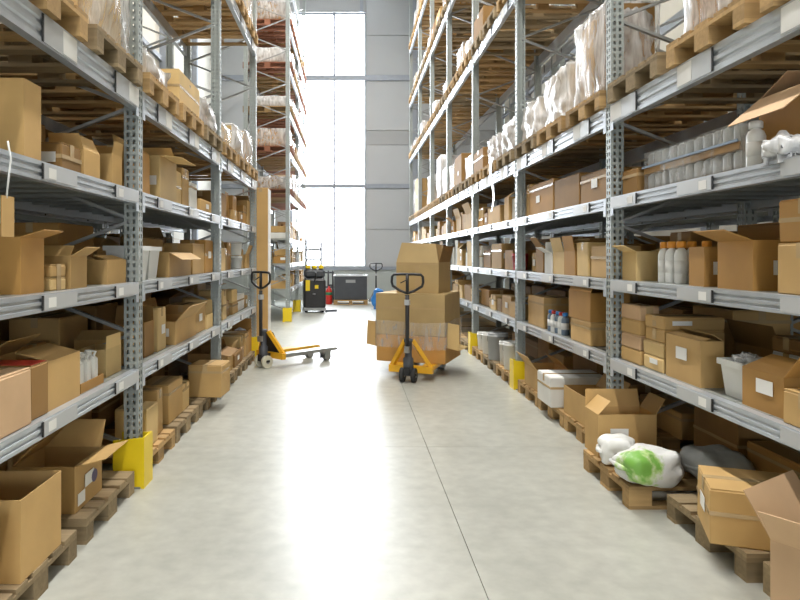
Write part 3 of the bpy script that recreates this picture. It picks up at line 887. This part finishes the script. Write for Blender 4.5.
occupy('R', 4, 2.7, 4.64, .0, .80)
put_carton('R', 4, 2.96, 3.42, .15, .55, .37, t=3, o=(132, -60, None, -70), tf=5)
put(bottle((0, 0, 0), .045, .24, 'white_plastic', 'white_plastic'), 'R', 4, 3.33, .08, ['plain', 'white'], 'bottle', half=.05)
me = lumpy(.20, .26, .16, .055, 10, 8, freq=9, round_=.12); me.materials.append(MATS['film_white']); cf = link('crumpled_film', me, None, (RACK['R']['F'] + .03, 3.05, 2.03))
tag(cf, 'crumpled white plastic film on upper shelf edge of sack bay', 'plastic film')

# hanging cord with a cardboard tag
ct = empty('hanging_tag', (-1.43, 2.715, 1.68))
MB().tube([(0, 0, .40), (.008, .01, .33), (.004, 0, .25), (.0, -.01, .16)], .004, 6).build('cord', 'white_plastic', ct)
MB().box(-.002, .002, -.05, .05, 0, .17).build('tag_card', 'card0', ct)
tag(ct, 'brown cardboard tag hanging on a white cord from upper shelf beam', 'tag')

# strip of loose film hanging from the first pallet tier
hf = MB(); nseg = 9
for i in range(nseg + 1):
    t = i / nseg
    for w in (-1, 1): hf.v.append((-.02 - .02 * math.sin(t * 7), w * (.09 - .05 * t) + .03 * math.sin(t * 5), -t * .75))
kk = len(hf.v); hf.v += [(x + .004, y, z) for x, y, z in hf.v]
for i in range(nseg):
    a = i * 2; hf.f += [(a, a + 1, a + 3, a + 2), (kk + a, kk + a + 2, kk + a + 3, kk + a + 1)]; hf.smooth += [True, True]
h_ = hf.build('film_strip', 'film_white'); h_.location = (1.985, 9.0, 2.96)
tag(h_, 'loose strip of white film hanging from first pallet tier', 'plastic film')

# ------------------------------------------------------------------ floor pallets and their goods
for key, ys in (('L', [3.06, 4.0, 5.08, 5.95, 6.82, 7.88, 8.75, 9.58]),):
    for y in ys: put_pallet(key, 0, y, front=.01 * ((y * 7) % 3) - .01, mat='wood' if abs(y - 5.08) < .1 else 'wood_grey')
put_pallet('R', 0, 4.50, front=-.24, mat='wood'); put_pallet('R', 0, 3.58, front=-.06, mat='wood_grey'); put_pallet('R', 0, 2.70, front=-.03, mat='wood_grey')
for y in (5.62, 6.50, 7.28): put_pallet('R', 0, y - (.06 if y > 6 else 0) if y < 7 else 7.27, front=-.02, mat='wood')
for b in range(2, 7):
    for k in range(3):
        if b > 4 and k == 1: continue
        y = 2.23 + PITCH * b + .555 + .86 * k; put_pallet('R', 0, y, front=-.03, detail=b < 4, mat='wood_grey' if (b + k) % 2 else 'wood')

big, adjs = carton('carton', (2.0, 4.82, .146), .42, .27, .31, 1, R(0), 0, (-50, 8, None, 35), 'n', True, 501); del big['_a']
reg(big, adjs, 'carton', 'R', 0, 4.82); occupy('R', 0, 4.2, 4.96, -.2, .3)
o2, adjs = carton('carton', (2.14, 3.38, .146), .54, .40, .28, 1, R(-20), 0, None, 'a', True, 502); del o2['_a']
reg(o2, adjs, 'carton', 'R', 0, 3.40); occupy('R', 0, 3.0, 3.8, -.3, .6)
o3, adjs = carton('carton', (2.08, 2.68, .146), .50, .42, .27, 1, R(34), 5, (38, 30, None, 20), None, True, 503); del o3['_a']
reg(o3, adjs, 'carton', 'R', 0, 2.66); occupy('R', 0, 2.2, 3.0, -.3, .6)
o4, adjs = carton('carton', (-1.48, 6.86, .146), .34, .36, .33, -1, R(-4), 0, None, None, True, 504); del o4['_a']
reg(o4, adjs, 'carton', 'L', 0, 6.88); occupy('L', 0, 6.6, 7.2, -.3, .3)
o5, adjs = carton('carton', (-1.62, 2.50, .0), .34, .28, .50, -1, 0, 0, None, None, True, 505); del o5['_a']
reg(o5, adjs, 'carton', 'L', 0, 2.56)

def sack(loc, dx, dy, h, seed, mat, rz, label):
    o = empty('sack', loc, rz); b = sack_mesh(dx, dy, h, seed); b.build('sack_body', mat, o)
    MB().tube([(-dx * .48, -dy * .35, h * .55), (-dx * .50, 0, h * .5), (-dx * .48, dy * .35, h * .55)], [.012, .02, .012], 8).build('seam', mat, o)
    tag(o, label, 'sack', 'sacks on a floor pallet')
sack((1.92, 4.20, .146), .40, .32, .21, 3, 'sack_print', R(12), 'white woven sack with green print on the front, on protruding pallet')
sack((1.87, 4.53, .146), .26, .22, .19, 4, 'white_plastic', R(-15), 'plain white sack wedged between green-printed sack and open carton')
sack((2.37, 4.22, .146), .36, .34, .19, 5, 'sack_grey', R(5), 'dark grey sack behind the green-printed white sack')

# buckets and white cans on the floor pallets beyond the guard
for k, (y, u, r, h, m) in enumerate([(8.35, .10, .13, .34, 'white_plastic'), (8.70, .12, .12, .30, 'white_plastic'), (9.15, .08, .14, .36, 'grey_plastic'), (9.7, .1, .13, .3, 'white_plastic'), (10.1, .1, .12, .26, 'white_plastic')]):
    put(bucket((0, 0, 0), r, h, m), 'R', 0, y, u, ['tall', 'lidded', 'white' if m[0] == 'w' else 'grey'], 'bucket', half=.15)

# ------------------------------------------------------------------ goods on the pallet tiers
TIER = {
    ('R', 5): {0: [(4.55, None), (3.63, ('film', .75, .8)), (2.71, ('carton', .7))], 1: [(7.35, ('white', .42)), (6.43, ('white', .5)), (5.51, ('film', .72, .5))],
               2: [(10.15, ('carton', .34)), (9.23, ('white', .36)), (8.31, ('white', .42))], 3: [(12.95, ('film', .5)), (12.03, ('carton', .55)), (11.11, ('white', .4))]},
    ('L', 5): {0: [(4.05, ('film', .55, .6)), (3.12, ('carton', .6))], 1: [(6.85, ('white', .28)), (5.93, ('carton', .30)), (5.01, ('white', .18))],
               2: [(9.65, ('film', .5)), (8.73, ('white', .40)), (7.81, ('film', .26))]},
}
rng = random.Random(42)
def tier(key, level, bay, spec, detail):
    c = RACK[key]
    for k, (y, ld) in enumerate(spec):
        mat = rng.choice(('wood', 'wood', 'wood_grey')) if key != 'F' else rng.choice(('wood', 'wood_red', 'wood_red'))
        put_pallet(key, level, y, front=-.04, detail=detail, mat=mat)
        if ld: put_load(key, level, y, ld[0], ld[1], seed=int(y * 100) + level, simple=not detail, front=.0, dx=ld[2] if len(ld) > 2 else 1.08, tone=2 if (key, level, bay) == ('L', 5, 1) and ld[0] == 'carton' else None)
for (key, lv), bays in TIER.items():
    for b, spec in bays.items(): tier(key, lv, b, spec, detail=b < 3)
for key, lv, bays in (('R', 5, (4, 5, 6)), ('R', 6, (1, 2, 3, 4, 5, 6)), ('R', 7, (3, 4, 5, 6)), ('R', 8, (4, 5, 6)), ('L', 6, (1, 2)), ('F', 5, (0, 1)), ('F', 6, (0, 1)), ('F', 7, (0, 1)), ('F', 8, (0, 1)), ('F', 9, (0, 1))):
    for b in bays:
        p0 = RACK[key]['posts'][b]
        spec = []
        for k in range(3):
            kind = rng.choice(('film', 'white', 'carton', 'film', 'white'))
            room = .5 if key == 'F' else 1.1
            if key == 'F': kind = rng.choice(('film', 'white', 'white', 'film', 'carton'))
            if lv in (6, 7) and key == 'R': room = .45
            spec.append((p0 + .47 + .925 * k, (kind, rng.uniform(.5, 1.0) * room) if rng.random() > (.3 if key == 'R' else .1) else None))
        tier(key, lv, b, spec, detail=(key, lv) in (('R', 6), ('L', 6)) and b < 4)

# ------------------------------------------------------------------ the remaining shelf space, filled carton by carton
frng = random.Random(7)
occupy('L', 4, 2.7, 3.4, .0, .5)
def fill(key, level, bay, row):
    p = RACK[key]['posts']; a = p[bay] + .09; b = p[bay + 1] - .09
    lim = 2.78
    y = max(a, lim); clear = .46 if level in (2, 3) else (.5 if level == 4 else .48)
    if level == 0: clear = .46
    while y < b - .2:
        dy = frng.choice((.24, .3, .36, .42, .5, .62) if row == 'front' else (.5, .62, .74)); dep = frng.uniform(.26, .42) if row == 'front' else frng.uniform(.32, .46)
        h = frng.uniform(.14, clear * .8) if row == 'front' else frng.uniform(.2, clear * .92)
        u = frng.uniform(.06, .12) if row == 'front' else frng.uniform(.60, .63)
        if y + dy > b: dy = b - y
        if dy < .18: break
        if not is_free(key, level, y, y + dy, u, u + dep):
            y += .06; continue
        open_ = frng.random() < (.36 if row == 'front' else .12)
        t = frng.choice((0, 0, 1, 2, 3, 3, 1, 0, 5, 2, 0, 4)) if row == 'front' else frng.choice((1, 1, 3, 0))
        fl = None
        if open_:
            fl = (frng.choice((None, 20, 55, 100, -50, 5)), frng.choice((None, -50, 4)), frng.choice((None, -60, None)), frng.choice((None, 8, -50)))
        lab = frng.choice((None, None, 'a', 'n')) if row == 'front' else None
        if level == 0 and row == 'front': u -= .05
        put_carton(key, level, round(y, 3), round(y + dy, 3), u, dep, round(h, 3), o=fl, t=t, lab=lab, row=row, simple=p[bay] > 12)
        if row == 'front' and open_ and p[bay] < 9 and frng.random() < .4:
            me = lumpy(dep * .62, dy * .62, .12, .035, 7, len(ITEMS), freq=10, round_=.05); me.materials.append(MATS[frng.choice(('film_white', 'film_white', 'paper'))])
            w = link('packing_filler', me, None, (RACK[key]['F'] + RACK[key]['s'] * (u + dep / 2), y + dy / 2, level_z(key, level) + h - .10))
            reg(w, ['crumpled', 'white', 'carton'], 'filler', key, level, y + dy / 2)
        if row == 'front' and not open_ and h < clear * .45 and frng.random() < .5:
            h2 = min(clear - h - .04, frng.uniform(.12, .2)); it = ITEMS[-1]; it['stack'] = 'lower'; it['sid'] = 'f%s%d%.2f' % (key, level, y)
            put_carton(key, level, round(y, 3) + .01, round(y + dy, 3) - .01, u + .01, dep - .02, round(h2, 3), t=frng.choice((0, 2, 3)), base=h + .002, st='upper', sid=it['sid'], simple=p[bay] > 12)
        y += dy + frng.choice((.02, .03, .05, .12, .2))
for key, nb in (('L', 3), ('R', 7), ('F', 2)):
    for b in range(nb):
        for lv in (2, 3, 4):
            fill(key, lv, b, 'front')
            if key != 'F' and b < 3: fill(key, lv, b, 'back')
for key, bays in (('L', (0, 1, 2)), ('R', (0, 1, 2))):
    for b in bays: fill(key, 0, b, 'back')
fill('L', 0, 2, 'front')
# goods of the two racks standing behind
for key, nb in (('P', 4), ('Q', 3)):
    for b in range(nb):
        for lv in (1, 2, 3, 4):
            y = RACK[key]['posts'][b] + .1
            while y < RACK[key]['posts'][b + 1] - .75:
                w = frng.uniform(.72, 1.1); w = min(w, RACK[key]['posts'][b + 1] - .08 - y)
                if frng.random() < .85: put_carton(key, lv, y, y + w, .08, frng.uniform(.5, .9), frng.uniform(.34, .5), t=frng.choice((1, 3, 0, 1)), simple=True)
                y += w + frng.uniform(.03, .1)
finish_labels()

# ------------------------------------------------------------------ pallet trucks, load, forklift and the far end of the aisle
def pallet_truck(loc, heading, lift, label, wheel='rubber', tilt=0.0, fork_mat='truck_yellow', shield=True, near_fork=None):
    """hand pallet truck: forks along local +x, tiller at the origin end"""
    r = empty('pallet_truck', loc, heading)
    for y in (-.19, .19):
        pr = [(.12, lift - .05), (.12, lift), (1.2, lift), (1.27, lift - .03), (1.2, lift - .05)]
        f = MB().prism(pr, 'y', y - .08, y + .08).build('fork', near_fork if near_fork and y < 0 else fork_mat, r)
        MB().tube([(1.08, y - .05, .04), (1.08, y + .05, .04)], .04, 14).build('load_roller', 'grey_metal', f)
        MB().box(1.0, 1.12, y - .06, y - .052, .035, lift - .03).box(1.0, 1.12, y + .052, y + .06, .035, lift - .03).build('roller_bracket', 'grey_metal', f)
    # yellow heel frame: two slanting legs rising to the pump head
    for sg in (-1, 1):
        MB().bar((.16, sg * .27, lift - .02), (.05, sg * .05, .52), .06, .05).build('frame_leg', fork_mat, r)
    MB().box(.10, .17, -.29, .29, lift - .07, lift + .02).build('cross_bar', fork_mat, r)
    if shield: MB().prism([(-.26, lift), (.26, lift), (.06, .50), (-.06, .50)], 'x', .115, .13).build('shield', 'black', r)
    MB().lathe([(.06, .14), (.065, .16), (.065, .30), (.045, .32), (.045, .50), (.055, .51), (.055, .55)], 14).build('pump', 'dark_grey', r, (0, 0, 0))
    MB().box(-.08, .10, -.035, .035, .10, .20).box(-.03, .03, -.11, .11, .085, .115).build('pump_base', 'black', r)
    for y in (-.075, .075):
        w = MB(); n = 18
        w.tube([(0, y - .025, .09), (0, y + .025, .09)], .09, n).build('steer_wheel', wheel, r)
        MB().tube([(0, y - .028, .09), (0, y + .028, .09)], .03, 10).build('hub', 'grey_metal', r)
    # tiller
    top = Vector((-.05 - tilt, 0, 1.11)); bot = Vector((-.05, 0, .42))
    MB().tube([bot, bot.lerp(top, .5), top], .026, 10).build('tiller', 'black', r)
    MB().box(-.09, .01, -.03, .03, .38, .46).build('tiller_joint', 'grey_metal', r)
    c = top + Vector((0, 0, .02)); pts = []
    out = [(0, 0), (.09, .03), (.19, .09), (.205, .14), (.20, .21), (.175, .235), (.08, .24), (0, .24)]
    loop = [(y, z) for y, z in out] + [(-y, z) for y, z in reversed(out[1:-1])]
    lp = MB().tube([c + Vector((-tilt * z * .8, y, z)) for y, z in loop], .017, 8, closed=True).build('handle_loop', 'black', r)
    MB().tube([c + Vector((0, 0, 0)), c + Vector((0, 0, .24))], .022, 8).build('handle_stem', 'black', r)
    MB().tube([c + Vector((-.03, .0, .17)), c + Vector((-.03, .08, .13))], .008, 6).build('release_lever', 'black', r)
    MB().box(-.03, .03, -.03, .03, .98, 1.05).build('collar', 'plate_steel', r, (-.05 - tilt * .85, 0, 0))
    tag(r, label, 'pallet truck', 'hand pallet trucks')
    return r
pallet_truck((.74, 8.25, 0), R(70), .17, 'yellow and black pallet truck carrying the wrapped carton stack', shield=False)
pallet_truck((-1.24, 9.32, 0), R(47), .20, 'empty yellow pallet truck with cream wheels beside the tall cardboard slab', wheel='cream', near_fork='grey_metal')
pallet_truck((.84, 20.6, 0), R(70), .2, 'distant pallet truck with blue bag near the window wall', fork_mat='grey_metal')

def load_stack():
    """battered cartons on the forks, film around the middle"""
    th = R(-22); ux = Vector((math.cos(th), math.sin(th))); uy = Vector((-math.sin(th), math.cos(th))); C0 = Vector((.98, 9.14))
    def at(a, b): p = C0 + ux * a + uy * b; return p.x, p.y
    z = .172
    def c(a, b, zz, dx, dy, h, rot, t, lab, fl=None, seed=1):
        o, _ = carton('carton', (*at(a, b), zz), dx, dy, h, 1, th + R(rot), t, fl, None, True, seed); del o['_a']
        tag(o, lab, 'carton', 'cartons stacked on the loaded pallet truck'); return o
    c(0, 0, z, .96, .92, .36, 0, 3, 'wide bottom carton of the stack on the pallet truck', seed=601)
    c(-.01, 0, z + .362, .96, .92, .56, 0, 7, 'wide middle carton of the stack on the pallet truck', seed=602)
    for nm, a, rot, sg in (('left', -.60, 10, -1), ('right', .585, -6, 1)):   # flattened sheets tucked under the film
        o = empty('cardboard_sheet', (*at(a, -.18), z + .18), th + R(rot))
        MB().prism([(-.085, .03), (.085, 0), (.085, .34), (-.07, .36)], 'y', -.21, -.20).prism([(-.085, .03), (.085, 0), (.085, .01), (-.085, .04)], 'y', -.20, .2).build('sheet', 'card0' if sg < 0 else 'card2', o)
        tag(o, 'bent brown cardboard sheet poking out of the stack towards the ' + ('open aisle' if sg < 0 else 'rack'), 'cardboard')
    f = MB(); n = 40; rows = 7                                   # band of stretch film, open at top and bottom
    def ring(k):
        t = 4 * k / n; q = int(t) % 4; e = t - int(t); w, d = .49, .47
        P = [(-w, -d), (w, -d), (w, d), (-w, d)]; p, r_ = P[q], P[(q + 1) % 4]
        return p[0] + (r_[0] - p[0]) * e, p[1] + (r_[1] - p[1]) * e
    for j in range(rows + 1):
        for k in range(n):
            x, y = ring(k); g = 1.006 + .012 * abs(noise.noise(Vector((x * 5, y * 5, j * .7))))
            f.v.append((x * g, y * g, j * .36 / rows + .02 * noise.noise(Vector((x * 3, y * 3, 9)))))
    for j in range(rows):
        for k in range(n):
            f.f.append((j * n + k, j * n + (k + 1) % n, (j + 1) * n + (k + 1) % n, (j + 1) * n + k)); f.smooth.append(True)
    fo = f.build('stretch_film', 'film_clear', None, (*at(0, 0), z + .19), th); tag(fo, 'clear stretch film wound around the middle of the carton stack', 'plastic film')
    zt = z + .362 + .562
    o = empty('carton', (*at(.06, 0), zt), th + R(-2)); dx, dy, h = .60, .60, .42
    MB().quadbox([(-dx / 2, -dy / 2, 0), (dx / 2, -dy / 2, 0), (dx / 2, dy / 2, 0), (-dx / 2, dy / 2, 0), (-dx / 2, -dy / 2, h), (dx / 2, -dy / 2, h - .01), (dx / 2, dy / 2, h), (-dx / 2, dy / 2, h + .01)]).build('body', 'card7', o)
    MB().quadbox([(-dx / 2, -dy / 2, h), (dx / 2, -dy / 2, h - .01), (dx / 2, dy / 2, h), (-dx / 2, dy / 2, h + .01),
                  (-dx / 2 + .05, -dy / 2 + .08, h + .27), (dx / 2 - .06, -dy / 2 + .08, h + .25), (dx / 2 - .10, dy / 2 - .1, h + .24), (-dx / 2 + .06, dy / 2 - .1, h + .27)]).build('folded_flap', 'card7', o)
    MB().quadbox([(dx / 2, -dy / 2 + .02, h), (dx / 2 + .004, -dy / 2 + .02, h), (dx / 2 + .004, dy / 2 - .02, h), (dx / 2, dy / 2 - .02, h),
                  (dx / 2 + .05, -dy / 2 + .04, h + .22), (dx / 2 + .055, -dy / 2 + .04, h + .22), (dx / 2 + .055, dy / 2 - .04, h + .22), (dx / 2 + .05, dy / 2 - .04, h + .22)]).build('flap', 'card1', o)
    MB().box(-.03, .03, -dy / 2 - .003, -dy / 2 - .001, .05, h - .04).box(-dx / 2, dx / 2, -dy / 2 - .003, -dy / 2 - .001, h - .04, h - .02).build('tape', 'tape', o)
    tag(o, 'battered carton with folded-up mouth on top of the pallet truck stack', 'carton', 'cartons stacked on the loaded pallet truck')
load_stack()

# tall flat carton standing at the end of the cross-aisle rack
tc_, _ = carton('tall_carton', (-1.44, 10.62, 0), .24, .34, 2.70, -1, 0, 0, None, None, True, 701); del tc_['_a']
MB().box(.121, .126, -.165, .165, .02, 2.68).build('paper_edge', 'paper', tc_)
tag(tc_, 'very tall narrow carton standing upright at the cross-aisle rack end', 'carton')

def forklift(loc, rz):
    r = empty('forklift', loc, rz)
    me = chamfer_box(.62, .75, .86, .06, .0, random.Random(1)); me.materials.append(MATS['black']); link('chassis', me, r, (0, .1, .10))
    me = chamfer_box(.60, .40, .28, .08, .0, random.Random(2)); me.materials.append(MATS['dark_grey']); link('battery_cover', me, r, (0, .0, .96))
    for x in (-.22, .22):
        MB().box(x - .035, x + .035, .42, .52, .1, 2.0 if x > 0 else 2.1).build('mast_rail', 'rail_blue', r)
    for z in (1.45, 1.75): MB().box(-.20, .20, .44, .49, z, z + .07).build('mast_crossbar', 'rail_blue', r)
    for x in (-.19, .0, .19):
        MB().lathe([(.06, 1.24), (.075, 1.26), (.06, 1.33), (.02, 1.35)], 12).build('beacon', 'yellow', r, (x, -.1, 0))
    MB().box(-.26, -.14, -.282, -.275, .62, .92).build('warning_panel', 'yellow', r)
    MB().box(.0, .10, -.282, -.275, .68, .78).build('sticker', 'yellow', r)
    MB().lathe([(.04, 0), (.04, .02)], 12).build('emblem', 'plate_steel', r, (-.02, -.27, .52))
    MB().box(-.31, .31, -.34, -.24, .06, .14).build('bumper', 'grey_metal', r)
    for x in (-.22, .22): MB().box(x - .08, x + .08, .5, 1.6, .04, .10).build('fork', 'grey_metal', r)
    for x in (-.24, .24): MB().tube([(x - .04, -.1, .09), (x + .04, -.1, .09)], .09, 14).build('wheel', 'rubber', r)
    MB().bar((.30, -.28, .05), (.62, -.20, .05), .10, .06).build('support_arm', 'dark_grey', r)
    MB().tube([(0, -.28, .9), (.02, -.42, 1.05), (.02, -.45, 1.15)], .025, 8).build('tiller', 'black', r)
    tag(r, 'black stacker forklift with yellow panels parked before the window', 'forklift')
forklift((-1.02, 18.6, 0), R(6))

def dark_crate():
    r = empty('storage_crate', (.02, 21.75, 0))
    for x in (-.5, 0, .5): MB().box(x - .06, x + .06, -.4, .4, .02, .12).build('skid_block', 'wood', r)
    MB().box(-.56, .56, -.42, .42, .12, .16).box(-.56, .56, -.42, -.34, 0, .02).box(-.56, .56, .34, .42, 0, .02).build('skid_board', 'wood', r)
    b = MB().box(-.54, .54, -.40, -.37, .16, .93).box(-.54, .54, .37, .40, .16, .93).box(-.54, -.51, -.37, .37, .16, .93).box(.51, .54, -.37, .37, .16, .93).box(-.54, .54, -.4, .4, .16, .18)
    b.build('crate_wall', 'dark_grey', r)
    MB().box(-.56, .56, -.42, -.36, .93, .97).box(-.56, .56, .36, .42, .93, .97).box(-.56, -.5, -.36, .36, .93, .97).box(.5, .56, -.36, .36, .93, .97).build('rim', 'plate_steel', r)
    MB().box(-.16, .16, -.405, -.40, .72, .82).build('handle_slot', 'grey_metal', r)
    tag(r, 'dark grey storage crate on a wooden skid below the window', 'crate')
dark_crate()

def extinguisher(x, y):
    r = empty('fire_extinguisher', (x, y, 0))
    MB().lathe([(.10, 0), (.11, .02), (.11, .42), (.07, .52), (.03, .55), (.03, .60)], 16).build('cylinder', 'red', r)
    MB().lathe([(.112, .30), (.112, .40)], 16).build('band', 'green', r)
    MB().box(-.02, .10, -.02, .02, .60, .66).build('valve', 'black', r)
    MB().tube([(.09, 0, .62), (.14, 0, .45), (.13, 0, .2)], .015, 6).build('hose', 'rubber', r)
    tag(r, 'red fire extinguisher with green band beside the dark crate', 'extinguisher')
extinguisher(-.70, 21.6)
def cart(x, y):
    r = empty('tool_stand', (x, y, 0))
    MB().box(-.22, .22, -.15, .15, 0, .05).build('base', 'dark_grey', r)
    for sx in (-.17, 0, .17): MB().tube([(sx, 0, .05), (sx * .9, 0, 1.1)], .03, 8).build('upright', 'black', r)
    MB().box(-.2, .2, -.04, .04, .5, .56).box(-.2, .2, -.04, .04, 1.0, 1.06).build('bracket', 'dark_grey', r)
    tag(r, 'dark tool stand against the wall between forklift and crate', 'stand')
cart(-.75, 22.4)
me = lumpy(.42, .34, .62, .05, 8, 13, freq=5, round_=.12); me.materials.append(MATS['blue']); bb = link('blue_bag', me, None, (.86, 19.6, 0))
tag(bb, 'blue plastic bag standing on the floor by distant pallet truck', 'bag')
